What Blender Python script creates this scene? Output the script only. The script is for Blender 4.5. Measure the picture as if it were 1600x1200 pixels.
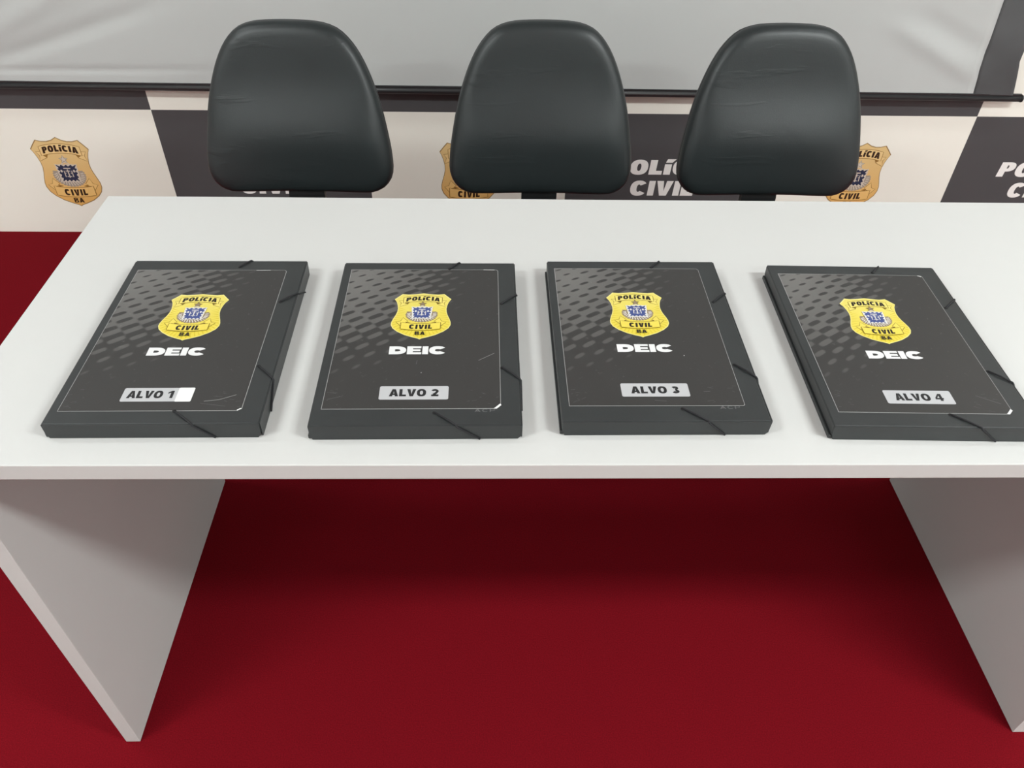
import bpy, bmesh, math, random
from math import sin, cos, pi, sqrt, exp, atan2
from mathutils import Vector, Matrix
from mathutils.geometry import tessellate_polygon

random.seed(4)
S = bpy.context.scene
for o in list(bpy.data.objects):
    bpy.data.objects.remove(o, do_unlink=True)
COL = S.collection

# ------------------------------------------------------------------ camera
F_PX = 1227.92
PITCH, YAW, ROLL = 0.7407, 0.0365, 0.0260
fwd = Vector((sin(YAW) * cos(PITCH), cos(YAW) * cos(PITCH), -sin(PITCH)))
rgt = Vector((cos(YAW), -sin(YAW), 0))
upv = rgt.cross(fwd)
r2 = cos(ROLL) * rgt + sin(ROLL) * upv
u2 = -sin(ROLL) * rgt + cos(ROLL) * upv
cam_d = bpy.data.cameras.new('camera')
cam = bpy.data.objects.new('camera', cam_d)
COL.objects.link(cam)
cam.matrix_world = Matrix(((r2.x, u2.x, -fwd.x, -0.0176), (r2.y, u2.y, -fwd.y, -0.5929),
                           (r2.z, u2.z, -fwd.z, 1.4166), (0, 0, 0, 1)))
cam_d.sensor_width = 36.0
cam_d.lens = F_PX / 1600 * 36.0
cam_d.clip_start = 0.02
S.camera = cam

# ------------------------------------------------------------------ world, exposure
W = bpy.data.worlds.new('world')
S.world = W
W.use_nodes = True
W.node_tree.nodes['Background'].inputs[0].default_value = (0.9, 0.95, 1.0, 1)
W.node_tree.nodes['Background'].inputs[1].default_value = 0.05
S.view_settings.view_transform = 'Standard'
S.view_settings.look = 'None'
S.view_settings.gamma = 1.0
S.view_settings.use_curve_mapping = False
S.view_settings.exposure = 0.0

# lamps of the room, with added panels that brighten the back wall: (x, y, watts, what the label says); built further down as ceiling panels
ROOM_H = 3.0
LAMPS = [(2.15, -1.00, 100, 'white ceiling light panel above the front right of the desk'),
         (-2.00, -1.00, 56, 'white ceiling light panel above the front left of the desk'),
         (2.15, -2.80, 46, 'added white ceiling light panel at the rear right of the room'),  # rear pair added to lift the wall relative to the desk
         (-2.00, -2.80, 30, 'added white ceiling light panel at the rear left of the room'),
         (2.15, 0.75, 9, 'added white ceiling light panel above the right of the chairs'),  # pair over the chairs added to fill the wall between them
         (-2.00, 0.75, 13, 'added white ceiling light panel above the left of the chairs')]

# ------------------------------------------------------------------ helpers
def srgb(r, g, b):
    f = lambda c: (c / 255 / 12.92) if c / 255 <= 0.04045 else ((c / 255 + 0.055) / 1.055) ** 2.4
    return (f(r), f(g), f(b), 1)

def mat(name, col, rough=0.5, spec=0.5, metal=0.0, noise=None, bump=None, emit=None):
    """principled material; noise=(scale, amount) colour variation, bump=(scale, strength, distance)"""
    m = bpy.data.materials.new(name)
    m.use_nodes = True
    nt = m.node_tree
    b = nt.nodes['Principled BSDF']
    if len(col) == 3:
        col = (*col, 1)
    b.inputs['Base Color'].default_value = col
    b.inputs['Roughness'].default_value = rough
    b.inputs['Specular IOR Level'].default_value = spec
    b.inputs['Metallic'].default_value = metal
    if noise or bump:
        tc = nt.nodes.new('ShaderNodeTexCoord')
    if noise:
        n = nt.nodes.new('ShaderNodeTexNoise')
        n.inputs['Scale'].default_value = noise[0]
        n.inputs['Detail'].default_value = 6
        nt.links.new(tc.outputs['Object'], n.inputs['Vector'])
        r = nt.nodes.new('ShaderNodeValToRGB')
        a = noise[1]
        r.color_ramp.elements[0].position = 0.3
        r.color_ramp.elements[1].position = 0.7
        r.color_ramp.elements[0].color = (col[0] * (1 - a), col[1] * (1 - a), col[2] * (1 - a), 1)
        r.color_ramp.elements[1].color = (min(1, col[0] * (1 + a)), min(1, col[1] * (1 + a)), min(1, col[2] * (1 + a)), 1)
        nt.links.new(n.outputs['Fac'], r.inputs['Fac'])
        nt.links.new(r.outputs['Color'], b.inputs['Base Color'])
    if bump:
        n = nt.nodes.new('ShaderNodeTexNoise')
        n.inputs['Scale'].default_value = bump[0]
        n.inputs['Detail'].default_value = 5
        mp = nt.nodes.new('ShaderNodeMapping')
        if len(bump) > 3:
            mp.inputs['Scale'].default_value = bump[3]
        nt.links.new(tc.outputs['Object'], mp.inputs['Vector'])
        nt.links.new(mp.outputs['Vector'], n.inputs['Vector'])
        bp = nt.nodes.new('ShaderNodeBump')
        bp.inputs['Strength'].default_value = bump[1]
        bp.inputs['Distance'].default_value = bump[2]
        nt.links.new(n.outputs['Fac'], bp.inputs['Height'])
        nt.links.new(bp.outputs['Normal'], b.inputs['Normal'])
    if emit:
        b.inputs['Emission Color'].default_value = (*emit[0], 1)
        b.inputs['Emission Strength'].default_value = emit[1]
    return m

def tag(o, label=None, cat=None, group=None, kind=None):
    if label: o['label'] = label
    if cat: o['category'] = cat
    if group: o['group'] = group
    if kind: o['kind'] = kind
    return o

def link(name, me, parent=None, mats=(), smooth=False, loc=None, rot=None):
    o = bpy.data.objects.new(name, me)
    COL.objects.link(o)
    if parent: o.parent = parent
    if loc: o.location = loc
    if rot: o.rotation_euler = rot
    if me is not None:
        for m in mats:
            me.materials.append(m)
        if smooth:
            for p in me.polygons: p.use_smooth = True
    return o

def empty(name, loc, rot=(0, 0, 0)):
    o = bpy.data.objects.new(name, None)
    o.empty_display_size = 0.05
    COL.objects.link(o)
    o.location = loc
    o.rotation_euler = rot
    return o

def bm_box(bm, x0, x1, y0, y1, z0, z1, bevel=0.0, seg=2, mi=0):
    r = bmesh.ops.create_cube(bm, size=1)
    vs = r['verts']
    for v in vs:
        v.co = Vector(((x0 + x1) / 2 + v.co.x * (x1 - x0), (y0 + y1) / 2 + v.co.y * (y1 - y0),
                       (z0 + z1) / 2 + v.co.z * (z1 - z0)))
    fs = {f for v in vs for f in v.link_faces}
    for f in fs: f.material_index = mi
    if bevel > 0:
        es = {e for v in vs for e in v.link_edges}
        bmesh.ops.bevel(bm, geom=list(es), offset=bevel, segments=seg, profile=0.5, affect='EDGES')

def box(name, x0, x1, y0, y1, z0, z1, m, parent=None, bevel=0.0, seg=2):
    bm = bmesh.new()
    bm_box(bm, x0, x1, y0, y1, z0, z1, bevel, seg)
    me = bpy.data.meshes.new(name)
    bm.to_mesh(me); bm.free()
    return link(name, me, parent, [m])

def tube_geo(pts, rad, sides=8, caps=True):
    pts = [Vector(p) for p in pts]
    vs, fs = [], []
    n = len(pts)
    rads = rad if isinstance(rad, (list, tuple)) else [rad] * n
    prev = None
    for i, p in enumerate(pts):
        t = (pts[min(i + 1, n - 1)] - pts[max(i - 1, 0)]).normalized()
        a = prev if prev is not None else (Vector((0, 0, 1)) if abs(t.z) < 0.9 else Vector((1, 0, 0)))
        a = (a - t * a.dot(t)).normalized()
        prev = a
        b = t.cross(a)
        for k in range(sides):
            q = 2 * pi * k / sides
            vs.append(p + (a * cos(q) + b * sin(q)) * rads[i])
    for i in range(n - 1):
        for k in range(sides):
            k2 = (k + 1) % sides
            fs.append((i * sides + k, i * sides + k2, (i + 1) * sides + k2, (i + 1) * sides + k))
    if caps:
        fs.append(tuple(range(sides))[::-1])
        fs.append(tuple((n - 1) * sides + k for k in range(sides)))
    return vs, fs

def mesh_from(name, parts, parent, m, smooth=True):
    vs, fs = [], []
    for v, f in parts:
        b = len(vs)
        vs += [tuple(x) for x in v]
        fs += [tuple(i + b for i in q) for q in f]
    me = bpy.data.meshes.new(name)
    me.from_pydata(vs, [], fs)
    me.update()
    return link(name, me, parent, [m], smooth)

def lathe_geo(prof, cx=0, cy=0, sides=24):
    vs, fs = [], []
    for r, z in prof:
        for k in range(sides):
            a = 2 * pi * k / sides
            vs.append((cx + r * cos(a), cy + r * sin(a), z))
    for i in range(len(prof) - 1):
        for k in range(sides):
            k2 = (k + 1) % sides
            fs.append((i * sides + k, i * sides + k2, (i + 1) * sides + k2, (i + 1) * sides + k))
    fs.append(tuple(range(sides))[::-1])
    fs.append(tuple((len(prof) - 1) * sides + k for k in range(sides)))
    return vs, fs

# ------------------------------------------------------------------ flat print: polygons, strokes, lettering
class Flat:
    """flat printed artwork in the xy plane, stacked in hair-thin layers"""
    STEP = 0.00008
    def __init__(s): s.v = []; s.f = []; s.m = []
    def poly(s, loops, mi, layer=0, fn=None):
        if not isinstance(loops[0][0], (tuple, list)): loops = [loops]
        z = layer * s.STEP
        L = [[Vector((p[0], p[1], 0)) for p in lp] for lp in loops]
        tris = tessellate_polygon(L)
        flat = [p for lp in L for p in lp]
        b = len(s.v)
        for p in flat:
            q = fn(p.x, p.y) if fn else (p.x, p.y)
            s.v.append((q[0], q[1], z))
        for t in tris:
            a, c, d = (Vector(s.v[b + i]) for i in t)
            if (c - a).cross(d - a).z < 0: t = t[::-1]
            s.f.append(tuple(b + i for i in t)); s.m.append(mi)
    def stroke(s, pts, w, mi, layer=0, closed=False, fn=None):
        n = len(pts)
        P = [Vector((p[0], p[1])) for p in pts]
        L, R = [], []
        for i in range(n):
            a = P[(i - 1) % n] if (closed or i > 0) else P[i]
            c = P[(i + 1) % n] if (closed or i < n - 1) else P[i]
            t = (c - a)
            if t.length < 1e-9: t = Vector((1, 0))
            t.normalize()
            nn = Vector((-t.y, t.x)) * (w / 2)
            L.append(P[i] + nn); R.append(P[i] - nn)
        b = len(s.v); z = layer * s.STEP
        for q in L + R:
            r = fn(q.x, q.y) if fn else (q.x, q.y)
            s.v.append((r[0], r[1], z))
        for i in range(n if closed else n - 1):
            j = (i + 1) % n
            s.f.append((b + n + i, b + n + j, b + j, b + i)); s.m.append(mi)
    def mesh(s, name, mats):
        me = bpy.data.meshes.new(name)
        me.from_pydata(s.v, [], s.f)
        for m in mats: me.materials.append(m)
        for p, i in zip(me.polygons, s.m): p.material_index = i
        me.update()
        return me

def arc(cx, cy, rx, ry, a0, a1, n=18, e=1.0):
    o = []
    for i in range(n + 1):
        a = a0 + (a1 - a0) * i / n
        c, d = cos(a), sin(a)
        o.append((cx + rx * math.copysign(abs(c) ** e, c), cy + ry * math.copysign(abs(d) ** e, d)))
    return o

def thick(pts, w):
    P = [Vector(p) for p in pts]; L = []; R = []
    for i in range(len(P)):
        t = (P[min(i + 1, len(P) - 1)] - P[max(i - 1, 0)]).normalized()
        n = Vector((-t.y, t.x)) * (w / 2)
        L.append(tuple(P[i] + n)); R.append(tuple(P[i] - n))
    return L + R[::-1]

def glyph(ch, t, w):
    """list of polygons (each = list of loops) of a heavy sans capital, height 1, stem t, round width w"""
    h = t * 0.82          # horizontal strokes a little thinner
    if ch == 'I': return t, [[[(0, 0), (t, 0), (t, 1), (0, 1)]]]
    if ch == 'i': return t, [[[(0, 0), (t, 0), (t, .72), (0, .72)]], [[(.02, .82), (t, .82), (t + .16, 1.06), (.08, 1.06)]]]
    if ch == 'L': return w * .8, [[[(0, 0), (w * .8, 0), (w * .8, h), (t, h), (t, 1), (0, 1)]]]
    if ch == 'E':
        a = w * .86; h = min(h, .245)
        return a, [[[(0, 0), (a, 0), (a, h), (t, h), (t, .5 - h / 2), (a * .93, .5 - h / 2), (a * .93, .5 + h / 2),
                     (t, .5 + h / 2), (t, 1 - h), (a * .98, 1 - h), (a * .98, 1), (0, 1)]]]
    if ch == 'V':
        a = w * 1.04; c = a / 2; q = t * 1.05
        return a, [[[(0, 1), (q, 1), (c, .30), (a - q, 1), (a, 1), (c + q * .52, 0), (c - q * .52, 0)]]]
    if ch == 'A':
        a = w * 1.08; c = a / 2; q = t * 1.04
        k = (c - q * .5) / 1.0
        return a, [[[(0, 0), (q, 0), (q + .17 * k * .9, .19), (a - q - .17 * k * .9, .19), (a - q, 0), (a, 0), (c + q * .52, 1), (c - q * .52, 1)],
                    [(c - .30 * (c - q) - .0, .38), (c + .30 * (c - q), .38), (c, .74)]]]
    if ch in 'O0':
        a = w * 1.08 if ch == 'O' else w * .9
        return a, [[arc(a / 2, .5, a / 2, .515, 0, 2 * pi, 40, .85)[:-1], arc(a / 2, .5, a / 2 - t, .515 - h, 0, 2 * pi, 32, .9)[:-1]]]
    if ch == 'C':
        a = w * 1.04
        o = arc(a / 2, .5, a / 2, .515, .62, 2 * pi - .62, 40, .85)
        i = arc(a / 2, .5, a / 2 - t, .515 - h, 2 * pi - .75, .75, 32, .9)
        return a, [[o + i]]
    if ch == 'D':
        a = w * 1.02
        o = [(0, 0)] + arc(a * .42, .5, a * .58, .5, -pi / 2, pi / 2, 26, .85) + [(0, 1)]
        i = [(t, h)] + arc(a * .42, .5, a * .58 - t, .5 - h, -pi / 2, pi / 2, 20, .9) + [(t, 1 - h)]
        return a, [[o, i]]
    if ch == 'P':
        a = w * .95
        o = [(0, 0), (t, 0), (t, .36)] + arc(a * .5, .68, a * .5, .32, -pi / 2, pi / 2, 20, .85) + [(0, 1)]
        i = [(t, .36 + h * .8)] + arc(a * .5, .68, max(.03, a * .5 - t), .32 - h * .8, -pi / 2, pi / 2, 16, .9) + [(t, 1 - h * .8)]
        return a, [[o, i]]
    if ch == 'B':
        a = w
        o = [(0, 0)] + arc(a * .5, .27, a * .5, .27, -pi / 2, pi / 2 * .93, 16, .85) + arc(a * .5, .77, a * .45, .23, -pi / 2 * .93, pi / 2, 16, .85) + [(0, 1)]
        hh = h * .72
        i1 = [(t, hh)] + arc(a * .5, .28, a * .5 - t, .28 - hh, -pi / 2, pi / 2, 12) + [(t, .56 - hh * .9)]
        i2 = [(t, .56 + hh * .35)] + arc(a * .5, .77, a * .45 - t, .23 - hh, -pi / 2, pi / 2, 12) + [(t, 1 - hh)]
        return a, [[o, i1, i2]]
    if ch == '1':
        return t * 2.0, [[[(t * .95, 0), (t * 1.95, 0), (t * 1.95, 1), (t * 1.1, 1), (0, .80), (0, .60), (t * .95, .72)]]]
    if ch == '2':
        a = w * .88; q = t * .88
        cl = arc(a / 2, .70, a / 2 - q / 2, .30 - q / 2, pi * .93, -.25, 18) + [(a * .60, .40), (a * .28, q * .9)]
        return a, [[thick(cl, q)], [[(0.02, 0), (a, 0), (a, h), (0.02, h)]]]
    if ch == '3':
        a = w * .92; q = t * .92
        c1 = arc(a * .46, .745, a * .46 - q / 2, .255 - q / 2, pi * .88, -pi * .5, 16)
        c2 = arc(a * .48, .275, a * .5 - q / 2, .275 - q / 2, pi * .5, -pi * .88, 18)
        return a, [[thick(c1, q)], [thick(c2, q)]]
    if ch == '4':
        a = w * 1.0; q = t * .95
        return a, [[[(a * .52, 0), (a * .52 + q, 0), (a * .52 + q, .22), (a, .22), (a, .42), (a * .52 + q, .42), (a * .52 + q, 1), (a * .5, 1), (0, .42), (0, .22), (a * .52, .22)],
                    [(a * .25, .42), (a * .52, .42), (a * .52, .75)]]]
    return w * .5, []

def text(fl, s, cx, y0, width, height, mi, layer, t=.3, w=.75, gap=.10, slant=0.0, fn=None):
    """lay a line of lettering centred on cx, baseline y0, fitted to width x height"""
    x = 0; items = []
    for ch in s:
        if ch == ' ':
            x += w * .48; continue
        a, P = glyph(ch, t, w)
        items.append((x, P)); x += a + gap
    x -= gap
    k = width / x
    for ox, P in items:
        for loops in P:
            L = [[(cx - width / 2 + (px + ox + slant * py) * k, y0 + py * height) for px, py in lp] for lp in loops]
            fl.poly(L, mi, layer, fn)

# ------------------------------------------------------------------ materials
M = {}
M['desk'] = mat('white_melamine', (0.505, 0.503, 0.490), 0.5, 0.22, noise=(3.0, 0.012))
M['carpet'] = mat('red_carpet', (0.135, 0.0028, 0.0068), 0.95, 0.06, noise=(420.0, 0.22), bump=(900.0, 0.35, 0.002))
M['wall'] = mat('wall_paint', (0.78, 0.77, 0.75), 0.8, 0.3, bump=(220.0, 0.12, 0.001))
M['ceiling'] = mat('ceiling_paint', (0.80, 0.80, 0.78), 0.9, 0.2, bump=(160.0, 0.15, 0.001))
M['cream'] = mat('cream_vinyl', (0.845, 0.825, 0.745), 0.55, 0.4, noise=(2.0, 0.02))
M['black_vinyl'] = mat('black_vinyl', (0.068, 0.068, 0.071), 0.48, 0.5, noise=(2.5, 0.06))
M['letter_white'] = mat('white_print', (0.84, 0.82, 0.79), 0.55, 0.4)
M['screen'] = mat('screen_fabric', (0.465, 0.480, 0.470), 0.85, 0.2, noise=(1.6, 0.03))
M['screen_hem'] = mat('screen_hem', (0.62, 0.63, 0.62), 0.8, 0.2)
M['screen_border'] = mat('black_screen_border', (0.075, 0.078, 0.080), 0.6, 0.4, noise=(6.0, 0.1))
M['bar'] = mat('black_bar_enamel', (0.020, 0.021, 0.022), 0.32, 0.5)
M['leather'] = mat('black_leatherette', (0.0130, 0.0175, 0.0182), 0.40, 0.40, noise=(9.0, 0.10), bump=(420.0, 0.10, 0.0015))
def add_creases(m):
    """sparse lengthwise creases pressed into the leatherette"""
    nt = m.node_tree; N = nt.nodes; LK = nt.links
    tc = N.new('ShaderNodeTexCoord'); mp = N.new('ShaderNodeMapping')
    mp.inputs['Scale'].default_value = (5.0, 5.0, 26.0)
    mp.inputs['Rotation'].default_value = (0, 0.12, 0)
    nz = N.new('ShaderNodeTexNoise'); nz.inputs['Scale'].default_value = 1.0; nz.inputs['Detail'].default_value = 3; nz.inputs['Distortion'].default_value = 0.6
    rp = N.new('ShaderNodeMapRange'); rp.inputs['From Min'].default_value = 0.60; rp.inputs['From Max'].default_value = 0.72
    bp = N.new('ShaderNodeBump'); bp.inputs['Strength'].default_value = 0.13; bp.inputs['Distance'].default_value = 0.004
    oi = N.new('ShaderNodeObjectInfo'); sc_ = N.new('ShaderNodeVectorMath'); sc_.operation = 'SCALE'
    sc_.inputs[0].default_value = (7.0, 3.0, 11.0)
    LK.new(oi.outputs['Random'], sc_.inputs['Scale']); LK.new(sc_.outputs['Vector'], mp.inputs['Location'])
    LK.new(tc.outputs['Object'], mp.inputs['Vector']); LK.new(mp.outputs['Vector'], nz.inputs['Vector'])
    LK.new(nz.outputs['Fac'], rp.inputs['Value']); LK.new(rp.outputs[0], bp.inputs['Height'])
    old = [n for n in N if n.bl_idname == 'ShaderNodeBump' and n != bp][0]
    LK.new(bp.outputs['Normal'], old.inputs['Normal'])
add_creases(M['leather'])
M['shell'] = mat('black_plastic', (0.018, 0.019, 0.020), 0.5, 0.5)
M['folder'] = mat('black_folder_plastic', (0.021, 0.0238, 0.0243), 0.38, 0.5, noise=(22.0, 0.08), bump=(60.0, 0.05, 0.0008))
M['cord'] = mat('black_elastic', (0.018, 0.018, 0.020), 0.8, 0.3)
M['eyelet'] = mat('black_eyelet', (0.006, 0.006, 0.006), 0.6, 0.4)
M['paper'] = mat('white_paper_edge', (0.30, 0.30, 0.295), 0.7, 0.3)
M['paper_white'] = mat('bare_white_paper', (0.64, 0.64, 0.63), 0.7, 0.3)
M['plate'] = mat('label_white', (0.40, 0.40, 0.41), 0.5, 0.4)
M['ink'] = mat('black_ink', (0.010, 0.010, 0.011), 0.55, 0.4)
M['deic_white'] = mat('white_ink', (0.62, 0.62, 0.62), 0.5, 0.4)
M['scuff'] = mat('pale_scuff', (0.30, 0.30, 0.29), 0.7, 0.3)
M['scuff_faint'] = mat('faint_scuff', (0.12, 0.12, 0.12), 0.7, 0.3)
M['lamp'] = mat('lamp_diffuser', (0.9, 0.9, 0.9), 0.5, 0.3, emit=((0.92, 0.99, 1.0), 6.0))
M['lamp_frame'] = mat('lamp_frame', (0.8, 0.8, 0.8), 0.5, 0.4)
M['steel'] = mat('dark_steel', (0.03, 0.03, 0.032), 0.4, 0.5, metal=0.6)

def gradient_mat(name, top, bottom, rough):
    """print whose ink runs from one colour at the top to another at the bottom of the artwork"""
    m = mat(name, top, rough, 0.4)
    nt = m.node_tree
    tc = nt.nodes.new('ShaderNodeTexCoord')
    sx = nt.nodes.new('ShaderNodeSeparateXYZ')
    rp = nt.nodes.new('ShaderNodeValToRGB')
    rp.color_ramp.elements[0].color = bottom
    rp.color_ramp.elements[1].color = top
    rp.color_ramp.elements[0].position = 0.1
    rp.color_ramp.elements[1].position = 0.85
    nt.links.new(tc.outputs['Generated'], sx.inputs[0])
    nt.links.new(sx.outputs['Y'], rp.inputs['Fac'])
    nt.links.new(rp.outputs['Color'], nt.nodes['Principled BSDF'].inputs['Base Color'])
    return m

# badge inks: edge, fill, line, ribbon, text, wreath, emblem, light, ray
WALL_INK = [mat('badge_edge_brown', srgb(150, 118, 70), .5), gradient_mat('badge_gold', (0.73, 0.52, 0.235, 1), (0.73, 0.41, 0.12, 1), .5),
            mat('badge_line_brown', srgb(150, 108, 48), .5), gradient_mat('badge_ribbon_gold', (0.80, 0.58, 0.27, 1), (0.78, 0.47, 0.15, 1), .5),
            mat('badge_text_brown', srgb(50, 30, 12), .5), mat('badge_wreath_grey', srgb(160, 148, 134), .5),
            mat('badge_emblem_navy', srgb(38, 46, 72), .5), mat('badge_silver', srgb(206, 194, 178), .5), mat('badge_ray_gold', srgb(222, 178, 92), .5)]
FOLD_INK = [mat('badge_edge_pale', (0.66, 0.60, 0.22), .45), gradient_mat('badge_yellow', (0.62, 0.53, 0.115, 1), (0.62, 0.50, 0.050, 1), .45),
            mat('badge_line_olive', srgb(112, 92, 18), .45), gradient_mat('badge_ribbon_yellow', (0.66, 0.56, 0.14, 1), (0.64, 0.51, 0.055, 1), .45),
            mat('badge_text_black', srgb(26, 19, 5), .45), mat('badge_wreath_brown', srgb(128, 112, 92), .45),
            mat('badge_emblem_blue', srgb(54, 68, 122), .45), mat('badge_white', srgb(205, 202, 196), .45), mat('badge_ray_yellow', (0.52, 0.40, 0.018), .45)]

# printed cover sheet: dark ground with a halftone that dies away from the top left corner
def sheet_material():
    m = bpy.data.materials.new('dark_halftone_print')
    m.use_nodes = True
    nt = m.node_tree; N = nt.nodes; LK = nt.links
    b = N['Principled BSDF']
    b.inputs['Roughness'].default_value = 0.40
    b.inputs['Specular IOR Level'].default_value = 0.40
    tc = N.new('ShaderNodeTexCoord')
    sx = N.new('ShaderNodeSeparateXYZ')
    LK.new(tc.outputs['Object'], sx.inputs[0])
    def mth(op, a, c=None, d=None):
        n = N.new('ShaderNodeMath'); n.operation = op
        for i, q in enumerate((a, c, d)):
            if q is None: continue
            if isinstance(q, (int, float)): n.inputs[i].default_value = q
            else: LK.new(q, n.inputs[i])
        return n.outputs[0]
    x = mth('ADD', sx.outputs['X'], 0.105)           # from the left edge of the sheet
    y = mth('SUBTRACT', 0.144, sx.outputs['Y'])      # from its top edge
    # finer towards the top, the whole lattice leaning
    yy = mth('MULTIPLY', y, mth('SUBTRACT', 1.45, mth('MULTIPLY', y, 1.3)))
    p = 2 * pi
    al = mth('SUBTRACT', mth('MULTIPLY', x, 0.799 * p / 0.050), mth('MULTIPLY', yy, 0.602 * p / 0.050))   # along a stroke
    ac = mth('ADD', mth('MULTIPLY', x, 0.602 * p / 0.0190), mth('MULTIPLY', yy, 0.799 * p / 0.0190))      # across it
    A = mth('ADD', ac, al)
    B = mth('SUBTRACT', ac, al)
    Fv = mth('ADD', mth('COSINE', A), mth('COSINE', B))
    s = mth('SQRT', mth('ADD', mth('POWER', mth('DIVIDE', x, 0.165), 2.0), mth('POWER', mth('DIVIDE', y, 0.228), 2.0)))
    thr = mth('SUBTRACT', mth('MULTIPLY', mth('POWER', s, 1.6), 3.4), 1.68)
    d = mth('SUBTRACT', Fv, thr)
    ms = N.new('ShaderNodeMapRange'); ms.interpolation_type = 'SMOOTHSTEP'
    ms.inputs['From Min'].default_value = -0.35; ms.inputs['From Max'].default_value = 0.45
    LK.new(d, ms.inputs['Value'])
    fade = N.new('ShaderNodeMapRange')
    fade.inputs['From Min'].default_value = 0.15; fade.inputs['From Max'].default_value = 1.12
    fade.inputs['To Min'].default_value = 1.0; fade.inputs['To Max'].default_value = 0.12
    LK.new(s, fade.inputs['Value'])
    fac = mth('MULTIPLY', ms.outputs[0], fade.outputs[0])
    mix = N.new('ShaderNodeMix'); mix.data_type = 'RGBA'
    mix.inputs['A'].default_value = (0.029, 0.028, 0.027, 1)
    mix.inputs['B'].default_value = (0.125, 0.121, 0.115, 1)
    LK.new(fac, mix.inputs['Factor'])
    # fine wear
    nz = N.new('ShaderNodeTexNoise'); nz.inputs['Scale'].default_value = 160; nz.inputs['Detail'].default_value = 8
    LK.new(tc.outputs['Object'], nz.inputs['Vector'])
    wr = N.new('ShaderNodeMapRange'); wr.inputs['From Min'].default_value = 0.66; wr.inputs['From Max'].default_value = 0.80
    wr.inputs['To Max'].default_value = 0.25
    LK.new(nz.outputs['Fac'], wr.inputs['Value'])
    mix2 = N.new('ShaderNodeMix'); mix2.data_type = 'RGBA'
    mix2.inputs['B'].default_value = (0.24, 0.24, 0.23, 1)
    LK.new(mix.outputs['Result'], mix2.inputs['A']); LK.new(wr.outputs[0], mix2.inputs['Factor'])
    LK.new(mix2.outputs['Result'], b.inputs['Base Color'])
    return m
M['sheet'] = sheet_material()

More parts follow.
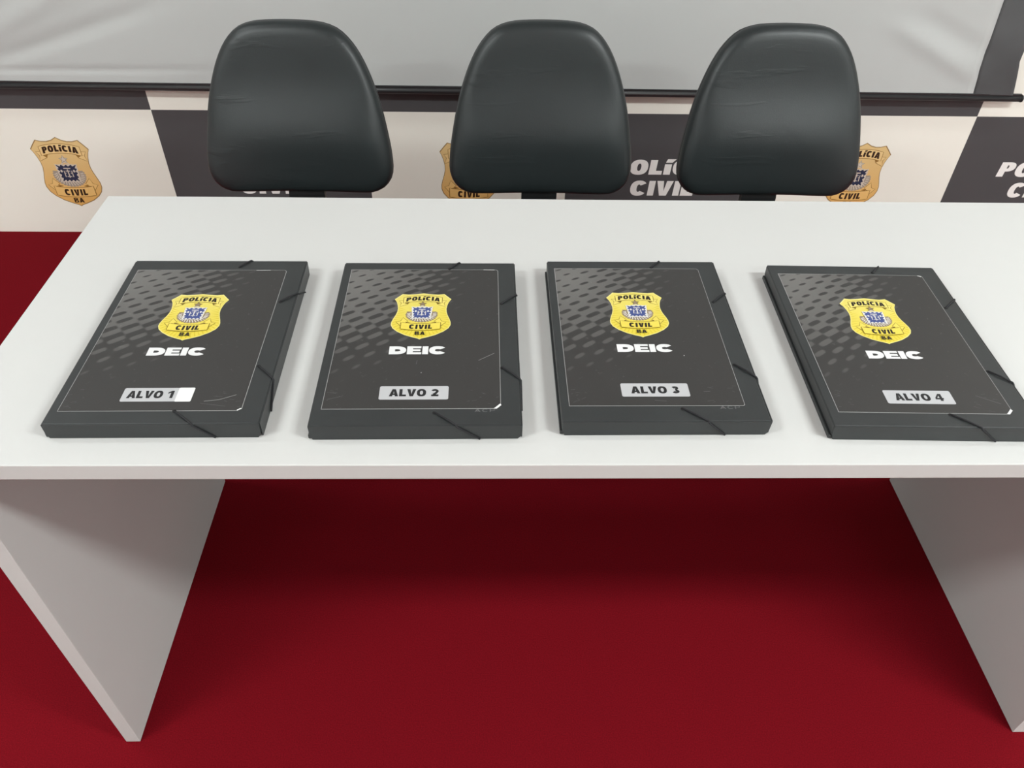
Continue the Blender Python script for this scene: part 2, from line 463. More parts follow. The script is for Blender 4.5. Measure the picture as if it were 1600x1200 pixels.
# ------------------------------------------------------------------ the badge
def badge_mesh(name, H, inks, folder):
    f = Flat()
    if folder:
        half = [(0, 0), (.025, .018), (.10, .045), (.20, .09), (.30, .16), (.365, .23), (.392, .30), (.39, .36), (.372, .43),
                (.345, .51), (.33, .58), (.325, .65), (.335, .73), (.352, .80), (.385, .865), (.33, .93), (.285, .985), (.2, .972), (.1, .982), (0, 1.0)]
    else:
        half = [(0, 0), (.03, .02), (.10, .045), (.20, .09), (.29, .155), (.345, .22), (.37, .29), (.37, .35), (.352, .42),
                (.328, .50), (.314, .57), (.314, .64), (.330, .72), (.352, .785), (.376, .835), (.325, .90), (.272, .962), (.20, .944), (.13, .944), (.065, .962), (0, 1.0)]
    # smooth belly
    out = [(x * H, (y - .5) * H) for x, y in half] + [(-x * H, (y - .5) * H) for x, y in half[-2:0:-1]]
    P = lambda x, y: (x * H, (y - .5) * H)
    def inset(k): return [(x * k, (y + .02 * H) * k - .02 * H) for x, y in out]
    f.poly(out, 0, 0)
    f.poly(inset(.975), 1, 1)
    lw = .0075 * H
    if folder:                                    # rays over the lower body
        c0 = Vector(P(0, .50))
        ring = [Vector(q) for q in inset(.965)]
        for k in range(34):
            a = -pi * 1.16 + k * (pi * 1.32) / 33
            d = Vector((cos(a), sin(a)))
            best = None
            for i in range(len(ring)):
                p, q = ring[i], ring[(i + 1) % len(ring)]
                e = q - p
                den = d.x * e.y - d.y * e.x
                if abs(den) < 1e-12: continue
                w = p - c0
                t = (w.x * e.y - w.y * e.x) / den
                u = (w.x * d.y - w.y * d.x) / den
                if t > 0 and 0 <= u <= 1: best = t if best is None else min(best, t)
            if best:
                n = Vector((-d.y, d.x)) * H * .0075
                f.poly([tuple(c0 + d * best * .62), tuple(c0 + d * best * .985 - n), tuple(c0 + d * best * .985 + n)], 8, 2)
    # upper ribbon
    rs = .012 if folder else -.020                # ribbon, emblem and foot sit higher on the folders' version
    es = .05 if folder else -.01
    up = lambda x: .930 + rs - .60 * x * x
    lo = lambda x: .800 + rs - .60 * x * x
    xs = [-.262 + .524 * i / 16 for i in range(17)]
    for sg in (-1, 1):
        tl = [P(sg * x, y) for x, y in [(.235, .825 + rs), (.322, .815 + rs), (.288, .765 + rs), (.305, .685 + rs), (.20, .735 + rs), (.235, .76 + rs)]]
        f.poly(tl, 3, 2); f.stroke(tl, lw, 2, 3, True)
        f.poly([P(sg * x, y) for x, y in [(.175, .782 + rs), (.25, .765 + rs), (.20, .735 + rs)]], 2, 4)
    band = [P(x, up(x)) for x in xs] + [P(x, lo(x)) for x in xs[::-1]]
    f.poly(band, 3, 5); f.stroke(band, lw, 2, 6, True)
    bend = lambda x, y: (x, y - .60 * x * x / H)
    text(f, 'POLiCIA', 0, P(0, .822 + rs)[1], .455 * H, .088 * H, 4, 7, t=.33, w=.76, gap=.11, slant=.06, fn=bend)
    # wreath: two leafy crescents round the emblem
    wo, wi = [], []
    for i in range(61):
        a = pi * .86 + (pi * 1.28) * i / 60
        k = 1 + .05 * sin(i * 2.1)
        wo.append(P(.212 * k * cos(a), .470 + es + .165 * k * sin(a)))
        wi.append(P(.135 * cos(a), .49 + es + .10 * sin(a)))
    f.poly(wo + wi[::-1], 5, 2)
    for i in range(4, 58, 3):                     # leaf strokes
        a = pi * .86 + (pi * 1.28) * i / 60
        f.stroke([P(.15 * cos(a), .485 + es + .115 * sin(a)), P(.195 * cos(a + .10), .472 + es + .152 * sin(a + .10))], .012 * H, 7, 3)
    # star
    st = [P((.058 if i % 2 == 0 else .024) * cos(pi / 2 + i * pi / 5), .700 + es + (.058 if i % 2 == 0 else .024) * sin(pi / 2 + i * pi / 5)) for i in range(10)]
    f.poly(st, 7 if not folder else 5, 8); f.stroke(st, .010 * H, 5 if not folder else 2, 9, True)
    f.stroke(arc(0, P(0, .622 + es)[1], .05 * H, .035 * H, 0, pi, 10), .012 * H, 7, 8)
    # emblem: scalloped shield on a pale ground
    def scallop(wt, wb, y0, y1, amp, n):
        pts = []
        def side(a, c, k):
            for i in range(k):
                t = i / k
                pts.append((a[0] + (c[0] - a[0]) * t, a[1] + (c[1] - a[1]) * t))
        side((-wt, y1), (wt, y1), n * 6); side((wt, y1), (wb, y0), n * 6); side((wb, y0), (-wb, y0), n * 6); side((-wb, y0), (-wt, y1), n * 6)
        cx, cy = 0, (y0 + y1) / 2
        o = []
        for i, (x, y) in enumerate(pts):
            k = 1 + amp * cos(2 * pi * i / 6)
            o.append(P(cx + (x - cx) * k, cy + (y - cy) * k))
        return o
    f.poly(scallop(.142, .125, .375 + es, .632 + es, .02, 4), 7, 10)
    f.poly(scallop(.120, .100, .396 + es, .614 + es, .10, 4), 6, 11)
    for q in [(-.045, .045, .566, .582), (-.008, .008, .44, .56), (-.052, -.030, .50, .512), (.030, .052, .50, .512),
              (-.055, -.044, .45, .54), (.044, .055, .45, .54), (-.03, .03, .452, .462), (-.03, .03, .53, .54)]:
        f.poly([P(q[0], q[2] + es), P(q[1], q[2] + es), P(q[1], q[3] + es), P(q[0], q[3] + es)], 7, 12)
    for sg in (-1, 1):
        f.poly([P(sg * .082 + .014 * cos(a), .535 + es + .02 * sin(a)) for a in [i * pi / 5 for i in range(10)]], 7, 12)
    # lower ribbon
    fs_ = .012 if folder else -.022
    up2 = lambda x: .302 + fs_ + .42 * x * x
    lo2 = lambda x: .165 + fs_ + .42 * x * x
    for sg in (-1, 1):
        tl = [P(sg * x, y) for x, y in [(.245, .315 + fs_), (.262, .262 + fs_), (.328, .345 + fs_), (.270, .362 + fs_), (.240, .440 + fs_), (.170, .362 + fs_), (.20, .33 + fs_)]]
        f.poly(tl, 3, 4); f.stroke(tl, lw, 2, 5, True)
        f.poly([P(sg * x, y) for x, y in [(.13, .325 + fs_), (.20, .352 + fs_), (.195, .315 + fs_)]], 2, 6)
    xs = [-.26 + .52 * i / 16 for i in range(17)]
    band = [P(x, up2(x)) for x in xs] + [P(x, lo2(x)) for x in xs[::-1]]
    f.poly(band, 3, 13); f.stroke(band, lw, 2, 14, True)
    text(f, 'CIVIL', 0, P(0, .186 + fs_)[1], .300 * H, .092 * H, 4, 15, t=.33, w=.80, gap=.15, slant=.06,
         fn=lambda x, y: (x, y + .42 * x * x / H))
    text(f, 'BA', 0, P(0, .072 + fs_ * .6)[1], .132 * H, .072 * H, 4, 15, t=.26, w=.84, gap=.14)
    return f.mesh(name, inks)

# ------------------------------------------------------------------ the room shell
YW, TH = 1.7133, 0.0057
XL, XR, YB = -3.1, 3.3, -3.7
def shell(name, x0, x1, y0, y1, z0, z1, m, rot=None, loc=None):
    o = box(name, x0, x1, y0, y1, z0, z1, m)
    if rot: o.rotation_euler = (0, 0, rot)
    if loc: o.location = loc
    tag(o, kind='structure')
    return o
tag(shell('floor', XL, XR, YB, YW + .02, -.05, 0, M['carpet']), 'dark red carpet covering the whole floor', 'floor')
tag(shell('wall_back', XL - .1, XR + .1, .004, .10, 0, ROOM_H, M['wall'], TH, (0, YW, 0)), 'plain wall behind the checkered backdrop', 'wall')
shell('wall_left', XL - .1, XL, YB, YW, 0, ROOM_H, M['wall'])
shell('wall_right', XR, XR + .1, YB, YW, 0, ROOM_H, M['wall'])
shell('wall_front', XL - .1, XR + .1, YB - .1, YB, 0, ROOM_H, M['wall'])
shell('ceiling', XL - .1, XR + .1, YB - .1, YW + .1, ROOM_H, ROOM_H + .08, M['ceiling'])

for x, y, w, lab in LAMPS:
    r = empty('ceiling_lamp', (x, y, ROOM_H))
    tag(r, lab, 'ceiling lamp', 'ceiling light panels')
    bm = bmesh.new()
    for a in ((-.62, -.60, -.17, .17), (.60, .62, -.17, .17), (-.60, .60, -.17, -.15), (-.60, .60, .15, .17)):
        bm_box(bm, a[0], a[1], a[2], a[3], -.03, 0)
    me = bpy.data.meshes.new('frame'); bm.to_mesh(me); bm.free()
    link('frame', me, r, [M['lamp_frame']])
    box('diffuser', -.60, .60, -.15, .15, -.018, -.012, M['lamp'], r)
    ld = bpy.data.lights.new('lamp_light', 'AREA')
    ld.shape = 'RECTANGLE'; ld.size = 1.18; ld.size_y = 0.28; ld.energy = w
    ld.color = (0.925, 0.985, 0.975)
    lo = bpy.data.objects.new('lamp_light', ld); COL.objects.link(lo)
    lo.parent = r; lo.location = (0, 0, -.021)

# ------------------------------------------------------------------ checkered backdrop on the back wall
PW, PH, X0 = 0.6270, 0.4194, -1.0307
bk = empty('backdrop', (0, YW, 0), (0, 0, TH))
tag(bk, 'black and cream checkered backdrop with gold police badges and white lettering', 'backdrop')
bme = badge_mesh('badge', 0.236, WALL_INK, False)
tf = Flat()
text(tf, 'POLiCIA', 0, .0090, .336, .0505, 0, 0, t=.32, w=.76, gap=.07, slant=.05)
text(tf, 'CIVIL', 0, -.0655, .208, .0525, 0, 0, t=.32, w=.80, gap=.07, slant=.05)
tme = tf.mesh('lettering', [M['letter_white']])
pan = {}
for key in ('cream', 'black_vinyl'):
    bm = bmesh.new(); bm_box(bm, -PW / 2, PW / 2, -.003, .003, -PH / 2, PH / 2)
    me = bpy.data.meshes.new('panel'); bm.to_mesh(me); bm.free(); me.materials.append(M[key]); pan[key] = me
for row in range(5):
    for c in range(-2, 6):
        white = (c + row) % 2 != 0
        o = link('panel', pan['cream' if white else 'black_vinyl'], bk, loc=(X0 + PW * (c + .5), 0, PH * (row + .5)))
        if white:
            link('badge', bme, o, loc=(0, -.0034, .004), rot=(pi / 2, 0, 0))
        else:
            link('lettering', tme, o, loc=(0, -.0034, 0), rot=(pi / 2, 0, 0))

# ------------------------------------------------------------------ roll-down projection screen
sc = empty('projection_screen', (0, YW - .035, 0), (0, 0, TH))
tag(sc, 'grey roll-down projection screen with black border and black bottom bar', 'projection screen')
ZL = lambda x: .5040 + (x + 1.4218) * (.4919 - .5040) / 2.990
def fold(x, z):
    def ridge(xa, za, xb, zb, wd, amp):
        dx, dz = xb - xa, zb - za
        L2 = dx * dx + dz * dz
        t = ((x - xa) * dx + (z - za) * dz) / L2
        d = ((x - xa) * -dz + (z - za) * dx) / sqrt(L2)
        return amp * exp(-(d / wd) ** 2) * exp(-((t - .5) / .55) ** 4)
    y = ridge(-1.40, .575, -.95, .715, .018, .006) + ridge(-1.45, .62, -1.15, .76, .022, -.005)
    y += ridge(1.12, .69, 1.38, .56, .022, -.007) + ridge(1.18, .72, 1.40, .62, .02, .005)
    y += ridge(-1.6, .545, -.9, .55, .008, .003)
    y += .0025 * sin(3.1 * x + 4 * z)
    if x > 1.3: y -= .10 * (x - 1.3) ** 2 * exp(-((z - .62) / .12) ** 2) * 4   # the edge curls forward a little
    return y
def edge_in(z): return 1.4130 - .012 * min(1, (z - .51) / .07) - .010 * max(0, min(1, (z - .58) / .2)) + .008 * max(0, min(1, (z - .8) / .5))
def edge_out(z): return 1.5320 - .030 * min(1, (z - .51) / .10) - .004 * max(0, min(1, (z - .6) / .2))
def sheet_grid(name, xa, xb, zb, m, nx=90, nz=70):
    vs, fs = [], []
    for j in range(nz + 1):
        v = (j / nz) ** 1.8
        for i in range(nx + 1):
            u = i / nx
            zt = 2.35
            z0 = zb(0)
            zz = z0 + v * (zt - z0)
            x = xa(zz) + u * (xb(zz) - xa(zz))
            z = zz + (ZL(x) - ZL(0)) * (1 - v)
            vs.append((x, fold(x, z), z))
    for j in range(nz):
        for i in range(nx):
            a = j * (nx + 1) + i
            fs.append((a, a + 1, a + nx + 2, a + nx + 1))
    me = bpy.data.meshes.new(name); me.from_pydata(vs, [], fs); me.update()
    o = link(name, me, sc, [m], True)
    sd = o.modifiers.new('thick', 'SOLIDIFY'); sd.thickness = .0012
    return o
zb0 = lambda x: ZL(0) + .009
sheet_grid('fabric', lambda z: -1.75, edge_in, zb0, M['screen'], 150, 80)
sheet_grid('border', edge_in, edge_out, zb0, M['screen_border'], 10, 80)
sheet_grid('border', lambda z: -1.87, lambda z: -1.75, zb0, M['screen_border'], 6, 30)
# bottom bar: round tube with a slim rail above it
xa, xb = -1.92, 1.5650
mesh_from('bottom_bar', [tube_geo([(xa, 0, ZL(xa) - .0022), (xb, 0, ZL(xb) - .0022)], .0094, 16)], sc, M['bar'])
bm = bmesh.new()
bm_box(bm, xa, xb - .002, -.0035, .0035, -.003, .0075, .0012)
for v in bm.verts: v.co.z += ZL(v.co.x) + .0045
me = bpy.data.meshes.new('rail'); bm.to_mesh(me); bm.free()
link('rail', me, sc, [M['bar']])
mesh_from('end_cap', [tube_geo([(xb - .001, 0, ZL(xb) - .002), (xb + .003, 0, ZL(xb) - .002), (xb + .005, 0, ZL(xb) - .002)], [.0106, .0106, .008], 16)], sc, M['shell'])
box('case', -2.0, 1.65, -.05, .05, 2.34, 2.46, M['lamp_frame'], sc, .012)

# ------------------------------------------------------------------ desk
dk = empty('desk', (.15, .30, 0))
tag(dk, 'long white melamine desk with slab side panels carrying four black folders', 'desk')
def dbox(name, x0, x1, y0, y1, z0, z1, bevel):
    return box(name, x0 - .15, x1 - .15, y0 - .30, y1 - .30, z0, z1, M['desk'], dk, bevel)
dbox('tabletop', -.6570, .9600, 0, .6000, .7259, .75, .0012)
dbox('side_panel', -.6605, -.6358, .0174, .618, .0005, .7258, .0008)
dbox('side_panel', .9328, .9575, .0174, .618, .0005, .7258, .0008)

dbox('added_shade_panel', -.6358, .9328, .500, .515, .25, .7258, .0008)  # added, unseen board: keeps light from behind off the carpet below

# ------------------------------------------------------------------ office chairs
HW = [(.000, .150), (.004, .168), (.013, .186), (.032, .2005), (.050, .2055), (.064, .2060), (.094, .2040), (.124, .1995), (.155, .1940), (.185, .1880),
      (.215, .1805), (.246, .1705), (.276, .1590), (.306, .1440), (.328, .1280), (.344, .1120), (.354, .095), (.361, .070), (.3635, .040)]
def outline(n=96):
    pts = [(x, w) for w, x in HW] + [(0, .3645)] + [(-x, w) for w, x in HW[::-1]] + [(0, .005)]
    P = [Vector(p) for p in pts]
    # chaikin smoothing, then even resampling
    for _ in range(3):
        Q = []
        for i in range(len(P)):
            a, b = P[i], P[(i + 1) % len(P)]
            Q += [a * .75 + b * .25, a * .25 + b * .75]
        P = Q
    L = [0]
    for i in range(len(P)): L.append(L[-1] + (P[(i + 1) % len(P)] - P[i]).length)
    o = []; j = 0
    for k in range(n):
        s = L[-1] * k / n
        while L[j + 1] < s: j += 1
        t = (s - L[j]) / (L[j + 1] - L[j])
        o.append(P[j].lerp(P[(j + 1) % len(P)], t))
    return o
OUT = outline()
def normals(P):
    n = len(P); o = []
    for i in range(n):
        t = (P[(i + 1) % n] - P[i - 1]).normalized()
        o.append(Vector((t.y, -t.x)))            # outward for counter-clockwise
    return o
NRM = normals(OUT)
K = .28; CK = 1 / sqrt(1 + K * K)
def place(u, w, n):
    """backrest coordinates: u across, w up the leaning plane, n out of its front"""
    return (u, K * CK * w - CK * n, CK * w + K * CK * n)
CEN = Vector((0, .165))
def contour(u, w):
    lum = .011 * exp(-((w - .120) / .070) ** 2)
    hol = -.004 * exp(-((w - .25) / .06) ** 2)
    side = 1 - (abs(u) / .23) ** 3
    return (lum + hol) * max(0, side)
def ring_mesh(spec, inner, n_in, close_n, name, parent, m, contoured):
    rings = []
    for ins, n in spec:
        rings.append([(OUT[i] - NRM[i] * ins, n) for i in range(len(OUT))])
    last = rings[-1]
    for k in range(1, n_in):
        t = k / n_in
        rings.append([(p.lerp(CEN, t), n + inner * (1 - (1 - t) ** 2)) for p, n in last])
    vs, fs = [], []
    N = len(OUT)
    for ri, r in enumerate(rings):
        for p, n in r:
            d = contour(p.x, p.y) * min(1, max(0, (ri - 3) / 4)) if contoured else 0
            vs.append(place(p.x, p.y, n + d))
    cn = last[0][1] + inner + (contour(CEN.x, CEN.y) if contoured else 0)
    vs.append(place(CEN.x, CEN.y, cn))
    sg = 1 if contoured else -1
    for r in range(len(rings) - 1):
        for i in range(N):
            j = (i + 1) % N
            q = (r * N + i, r * N + j, (r + 1) * N + j, (r + 1) * N + i)
            fs.append(q if sg > 0 else q[::-1])
    b = (len(rings) - 1) * N
    for i in range(N):
        q = (b + i, b + (i + 1) % N, len(vs) - 1)
        fs.append(q if sg > 0 else q[::-1])
    me = bpy.data.meshes.new(name); me.from_pydata(vs, [], fs); me.update()
    return link(name, me, parent, [m], True)

def make_chair():
    r = empty('office_chair', (0, 0, 0))
    # the local origin lies on the floor under the seat column; the backrest foot stands at y=+.17, z=.518
    g = empty('tmp', (0, .17, .518))
    ring_mesh([(0.0, .000), (.0006, .009), (.003, .017), (.008, .0235), (.015, .0275), (.023, .0295), (.032, .0305)], .001, 8, 0, 'backrest', r, M['leather'], True)
    ring_mesh([(.0035, -.001), (.0004, -.005), (.0004, -.013), (.005, -.021), (.016, -.026), (.03, -.028)], -.004, 4, 0, 'back_shell', r, M['shell'], False)
    pp = [place((OUT[i] - NRM[i] * .0012).x, (OUT[i] - NRM[i] * .0012).y, -.001) for i in range(len(OUT))]
    mesh_from('piping', [tube_geo(pp + pp[:1], .0022, 6, False)], r, M['shell'])
    for ch in r.children:
        for v in ch.data.vertices: v.co += Vector((0, .17, .518))
    bpy.data.objects.remove(g)
    # support bar: from the shell down and forward under the seat
    def strip(cl, wd, th):
        vs, fs = [], []
        for i, (y, z) in enumerate(cl):
            a = Vector(cl[max(0, i - 1)]); b = Vector(cl[min(len(cl) - 1, i + 1)])
            t = (b - a).normalized(); n = Vector((-t.y, t.x)) * th / 2
            for s, k in ((-1, 1), (1, 1), (1, -1), (-1, -1)):
                vs.append((s * wd / 2, y + n.x * k, z + n.y * k))
        for i in range(len(cl) - 1):
            for k in range(4):
                fs.append((i * 4 + k, i * 4 + (k + 1) % 4, i * 4 + 4 + (k + 1) % 4, i * 4 + 4 + k))
        fs += [(3, 2, 1, 0), tuple((len(cl) - 1) * 4 + k for k in range(4))]
        return vs, fs
    mesh_from('support_bar', [strip([(.228, .62), (.205, .54), (.197, .50), (.196, .44), (.190, .405), (.165, .385), (.06, .380)], .082, .016)], r, M['shell'], False)
    # seat cushion: rounded slab with a waterfall front
    bm = bmesh.new()
    bm_box(bm, -.225, .225, -.225, .180, .392, .452, .026, 4)
    for v in bm.verts:
        k = 1 - .10 * max(0, (v.co.y) / .2)
        v.co.x *= k
        if v.co.z > .42:
            v.co.z -= .018 * max(0, (-v.co.y - .12) / .1)
            v.co.z -= .008 * exp(-(v.co.x / .12) ** 2) * exp(-(v.co.y / .13) ** 2)
    me = bpy.data.meshes.new('seat'); bm.to_mesh(me); bm.free()
    link('seat', me, r, [M['leather']], True)
    mesh_from('gas_column', [lathe_geo([(.045, .380), (.045, .391)]), lathe_geo([(.016, .20), (.016, .381)]), lathe_geo([(.027, .07), (.027, .245), (.02, .25)])], r, M['steel'])
    hub = mesh_from('star_base', [lathe_geo([(.036, .065), (.040, .075), (.036, .115)])], r, M['shell'])
    for k in range(5):
        a = pi / 2 + k * 2 * pi / 5
        d = Vector((cos(a), sin(a), 0))
        mesh_from('base_leg', [tube_geo([d * .02 + Vector((0, 0, .095)), d * .13 + Vector((0, 0, .085)), d * .245 + Vector((0, 0, .070))], [.022, .019, .013], 8)], r, M['shell'])
        n = Vector((-d.y, d.x, 0)); c = d * .238 + Vector((0, 0, .0265))
        mesh_from('caster', [tube_geo([c + n * .004, c + n * .018], .026, 14), tube_geo([c - n * .018, c - n * .004], .026, 14), tube_geo([c - n * .005, c + n * .005], .006, 8),
                             tube_geo([c, c + Vector((0, 0, .045))], .005, 8)], r, M['shell'], False)
    return r
def copy_tree(o, parent=None):
    c = o.copy(); COL.objects.link(c); c.parent = parent
    for ch in list(o.children): copy_tree(ch, c)
    return c
proto = make_chair()
spots = [(-.4450, .870, 0.0, 'leftmost of the three black leatherette chairs behind the desk'),
         (.0945, .870, 0.0, 'middle one of the three black leatherette chairs behind the desk'),
         (.6130, .870, 0.0, 'rightmost of the three black leatherette chairs behind the desk')]
for i, (x, y, a, lab) in enumerate(spots):
    o = proto if i == 0 else copy_tree(proto)
    o.location = (x, y, 0); o.rotation_euler = (0, 0, a)
    tag(o, lab, 'chair', 'chairs behind the desk')
    if i == 0:                                            # this back is pushed down a little further on its bar
        LEFT = o

for ch in LEFT.children:
    if ch.name.split('.')[0] in ('backrest', 'back_shell', 'piping'):
        ch.scale.z = .982
        ch.location.z = .518 * (1 - .982)

# ------------------------------------------------------------------ document folders
FW, FD, FH = .2460, .3320, .0220
fold_badge = badge_mesh('badge', .1005, FOLD_INK, True)
df = Flat()
text(df, 'DEIC', 0, -.0077, .0725, .0154, 0, 0, t=.44, w=1.25, gap=.07, slant=.0)
deic_me = df.mesh('agency_lettering', [M['deic_white']])
def rrect(x0, x1, y0, y1, r, n=5):
    o = []
    for cx, cy, a in ((x1 - r, y0 + r, -pi / 2), (x1 - r, y1 - r, 0), (x0 + r, y1 - r, pi / 2), (x0 + r, y0 + r, pi)):
        o += arc(cx, cy, r, r, a, a + pi / 2, n)
    return o
def prism(bm, pts, z0, z1, mi):
    lo = [bm.verts.new((x, y, z0)) for x, y in pts]
    hi = [bm.verts.new((x, y, z1)) for x, y in pts]
    n = len(pts)
    fs = [bm.faces.new(hi), bm.faces.new(lo[::-1])]
    for i in range(n): fs.append(bm.faces.new((lo[i], lo[(i + 1) % n], hi[(i + 1) % n], hi[i])))
    for f in fs: f.material_index = mi

def make_folder(num, cx, cy, ang, sx, sy, label):
    """sx, sy: centre of the cover sheet on the lid"""
    r = empty('document_folder', (cx, cy, .7502), (0, 0, ang))
    tag(r, label, 'folder', 'numbered folders on the desk')
    a, b = FW / 2, FD / 2
    box('base_tray', -a - .0018, a - .003, -b + .002, b - .002, 0, .0055, M['folder'], r, .0006, 1)
    bm = bmesh.new()
    bm_box(bm, -a, a - .001, -b + .001, b - .001, .0060, FH, .0014, 2)
    for v in bm.verts:                                   # sides lean in a touch towards the desk
        if v.co.z < .012 and abs(v.co.x) > .1: v.co.x *= .997
    me = bpy.data.meshes.new('lid'); bm.to_mesh(me); bm.free()
    link('lid', me, r, [M['folder']])
    def flap(name, pts, y_or_x, side):
        bm = bmesh.new()
        if side == 'x':
            q0 = [bm.verts.new((y_or_x - .0006, p, z)) for p, z in pts]; q1 = [bm.verts.new((y_or_x + .0006, p, z)) for p, z in pts]
        else:
            q0 = [bm.verts.new((p, y_or_x + .0006, z)) for p, z in pts]; q1 = [bm.verts.new((p, y_or_x - .0006, z)) for p, z in pts]
        n = len(pts)
        bm.faces.new(q1); bm.faces.new(q0[::-1])
        for i in range(n): bm.faces.new((q0[i], q0[(i + 1) % n], q1[(i + 1) % n], q1[i]))
        bmesh.ops.recalc_face_normals(bm, faces=bm.faces)
        me = bpy.data.meshes.new(name); bm.to_mesh(me); bm.free()
        link(name, me, r, [M['folder']])
    zt = FH - .0004
    flap('front_flap', [(-a + .0035, .0006), (a - .005, .0006), (a - .0015, .005), (a - .0005, zt), (-a + .0005, zt), (-a + .0008, .009)], -b + .0004, 'y')
    flap('back_flap', [(-a + .004, .0006), (a - .005, .0006), (a - .001, zt), (-a + .0015, zt)], b - .0004, 'y')
    flap('side_flap', [(-b + .003, .0006), (b - .003, .0006), (b - .0015, zt), (-b + .0015, zt)], a - .0004, 'x')
    # elastic cords at the two right hand corners with their eyelets
    zc = FH + .0010
    def cord(h1, e1, b1, h2, e2, b2, ax):
        (x1, y1), (xe1, ye1), (xb1, yb1) = h1, e1, b1
        (x2, y2), (xe2, ye2), (xb2, yb2) = h2, e2, b2
        s = -1 if ax == 'f' else 1
        p1 = [(x1, y1, FH - .001), (x1, y1, zc), ((x1 + xe1) / 2, (y1 + ye1) / 2, zc + .0006), (xe1, ye1, zc), (xe1 + .001, ye1 + s * .0014, FH - .001), (xb1, s * (b + .0012), .0012)]
        p2 = [(x2, y2, FH - .001), (x2, y2, zc), ((x2 + xe2) / 2, (y2 + ye2) / 2, zc + .0010), (xe2, ye2, zc), (xe2 + .0016, ye2 + s * .001, FH - .001), (a + .0014, yb2, .0012)]
        mesh_from('elastic_cord', [tube_geo(p1, .0011, 8)], r, M['cord'])
        mesh_from('elastic_cord', [tube_geo(p2, .0011, 8)], r, M['cord'])
        for x, y in (h1, h2):
            mesh_from('eyelet', [lathe_geo([(.0026, FH), (.0024, FH + .0004), (.0016, FH + .0005)], x, y, 14)], r, M['eyelet'])
    j = lambda s: random.uniform(-s, s)
    cord((.021, -.1445), (.0470 + j(.002), -b + .0002), (.0715 + j(.003), 0), (.1010, -.0655), (a - .0006, -.088 + j(.002)), (a, -.122 + j(.003)), 'f')
    cord((.029, .1505), (.0425, b - .0002), (.056, 0), (.1025, .067), (a - .0006, .088 + j(.003)), (a, .118), 'b')
    # printed cover sheet
    hx, hy = .1050, .1435
    cut = {1: .0045, 2: .0085, 3: .002, 4: .0090}[num]
    base = [(-hx, -hy), (hx - cut, -hy), (hx, -hy + cut * .8), (hx, hy - .003), (hx - .003, hy), (-hx, hy)]
    e = .0006
    top = [(-hx + e, -hy + e), (hx - cut - e * .5, -hy + e), (hx - e, -hy + cut * .8 + e * .5), (hx - e, hy - .003 - e * .5), (hx - .003 - e * .5, hy - e), (-hx + e, hy - e)]
    bm = bmesh.new()
    prism(bm, base, 0, .0002, 0); prism(bm, top, .0002, .0003, 1)
    me = bpy.data.meshes.new('cover_sheet'); bm.to_mesh(me); bm.free()
    sh = link('cover_sheet', me, r, [M['paper'], M['sheet']], loc=(sx, sy, FH + .0001))
    link('badge', fold_badge, sh, loc=(.0015, .0350, .0004))
    link('agency_lettering', deic_me, sh, loc=(.0010, -.0370, .0004))
    lf = Flat()
    lf.poly(rrect(-.0412, .0412, -.0117, .0117, .0022), 0, 0)
    if num == 1:
        text(lf, 'ALVO 1', -.0085, -.0060, .0540, .0125, 1, 1, t=.30, w=.84, gap=.08)
        lf.poly(rrect(.0225, .0412, -.0122, .0118, .0015), 2, 2)
    else:
        text(lf, 'ALVO %d' % num, 0, -.0062, .0590, .0125, 1, 1, t=.30, w=.84, gap=.08)
    link('number_label', lf.mesh('number_label', [M['plate'], M['ink'], M['paper_white']]), sh, loc=(.0013, -.1160, .0004))
    # wear: torn white corner, scratches
    wf = Flat()
    if num in (2, 4):
        wf.poly([(hx - cut, -hy), (hx - .001, -hy + cut * .75 + .002), (hx + .0006, -hy + cut * .75 - .0006), (hx - cut + .0035, -hy - .0002)], 0, 0)
    if num == 1:
        wf.poly([(hx - .0055, -hy + .0015), (hx - .0018, -hy + .0042), (hx, -hy + .0035), (hx - .0045, -hy + .0002)], 0, 0)
        wf.stroke([(.058, -hy + .016), (.075, -hy + .0185), (.0935, -hy + .027)], .0005, 1, 0)
        wf.stroke([(.055, -hy + .0125), (.085, -hy + .0075)], .0004, 2, 0)
        wf.stroke([(-.060, .052), (-.0595, .058)], .0006, 2, 0)
        wf.stroke([(.062, .1425), (.082, .1428)], .0007, 0, 0)
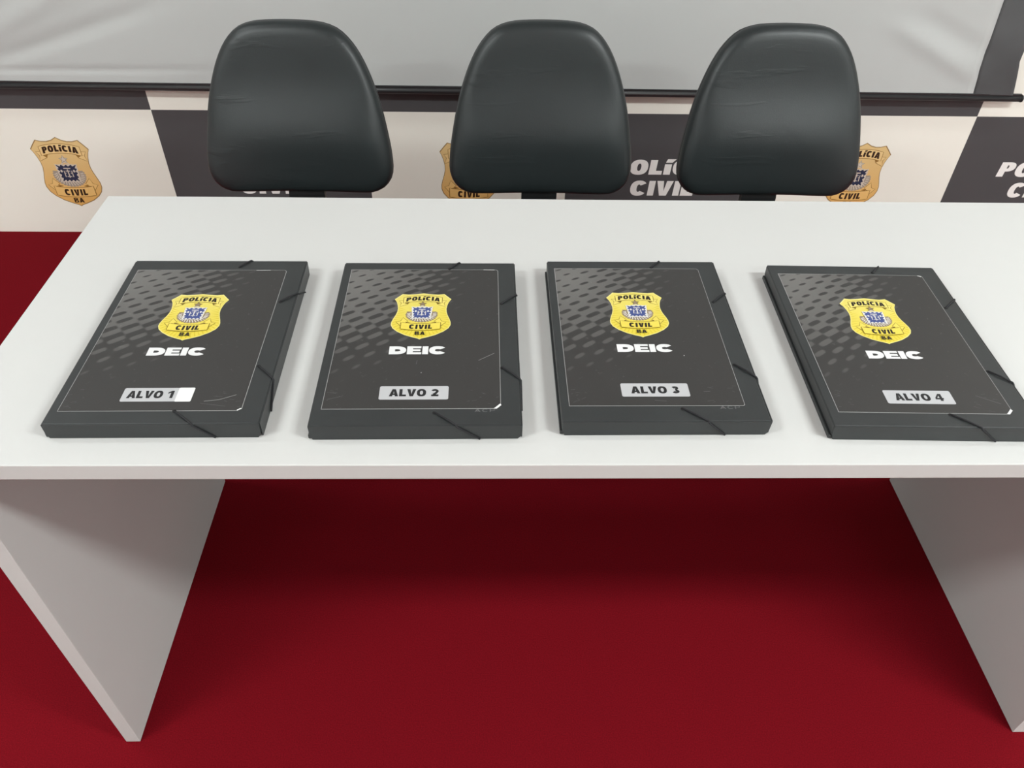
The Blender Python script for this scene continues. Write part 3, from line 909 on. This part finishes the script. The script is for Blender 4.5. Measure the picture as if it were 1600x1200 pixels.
    if num == 2:
        wf.stroke([(.078, -.057), (.098, -.043)], .0005, 1, 0)
        wf.stroke([(.0015, -.0565), (.0005, -.064)], .0006, 2, 0)
        wf.poly(rrect(.007, .0085, -.0805, -.079, .0006, 2), 1, 0)
        wf.stroke([(.084, .1430), (.100, .1427)], .0009, 0, 0)
        wf.stroke([(-.10, -.127), (-.085, -.122)], .0004, 2, 0)
    if num == 3:
        wf.poly(rrect(.048, .0493, -.0525, -.0512, .0005, 2), 0, 0)
        wf.stroke([(.060, -.119), (.068, -.1185)], .0006, 2, 0)
        wf.stroke([(-.002, -.134), (.012, -.1355)], .0005, 2, 0)
    if num == 4:
        wf.stroke([(.072, -.112), (.097, -.126)], .0006, 2, 0)
        wf.stroke([(.0985, .1428), (.1035, .1405)], .0012, 0, 0)
    rr = random.Random(num * 7)
    for k in range(16):                                   # small scratches by the lower corners
        x = rr.uniform(.06, .10) if k % 2 else rr.uniform(-.104, -.085)
        y = rr.uniform(-.139, -.105); an = rr.uniform(-.9, .9); l = rr.uniform(.002, .009)
        xe = max(-.104, min(.104, x + l * cos(an)))
        wf.stroke([(x, y), (xe, y + l * sin(an) * .5)], .00028, 2, 0)
    wm = link('wear_marks', wf.mesh('wear_marks', [M['paper_white'], M['scuff'], M['scuff_faint']]), sh, loc=(0, 0, .0004))
    tag(wm, kind='stuff')
    if num in (2, 3):                                     # moulded maker's letters half hidden by the sheet
        mf = Flat()
        text(mf, 'ACP', sx + .086, sy - hy - .0052, .0240, .0050, 0, 0, t=.16, w=.95, gap=.30)
        link('moulded_letters', mf.mesh('moulded_letters', [M['scuff_faint']]), r, loc=(0, 0, FH + .0002))
    return r
make_folder(1, -.4057, .2084, .0065, -.0073, -.0010, 'black folder labelled ALVO 1 with a white patch on its label')
make_folder(2, -.1052, .2059, .0065, -.0063, .0052, 'black elastic-corded folder labelled ALVO 2 with a torn white corner')
make_folder(3, .1876, .2126, .0040, -.0082, .0040, 'black elastic-corded folder labelled ALVO 3')
make_folder(4, .5075, .2031, -.0183, -.0065, .0010, 'black elastic-corded folder labelled ALVO 4 at the right of the desk')
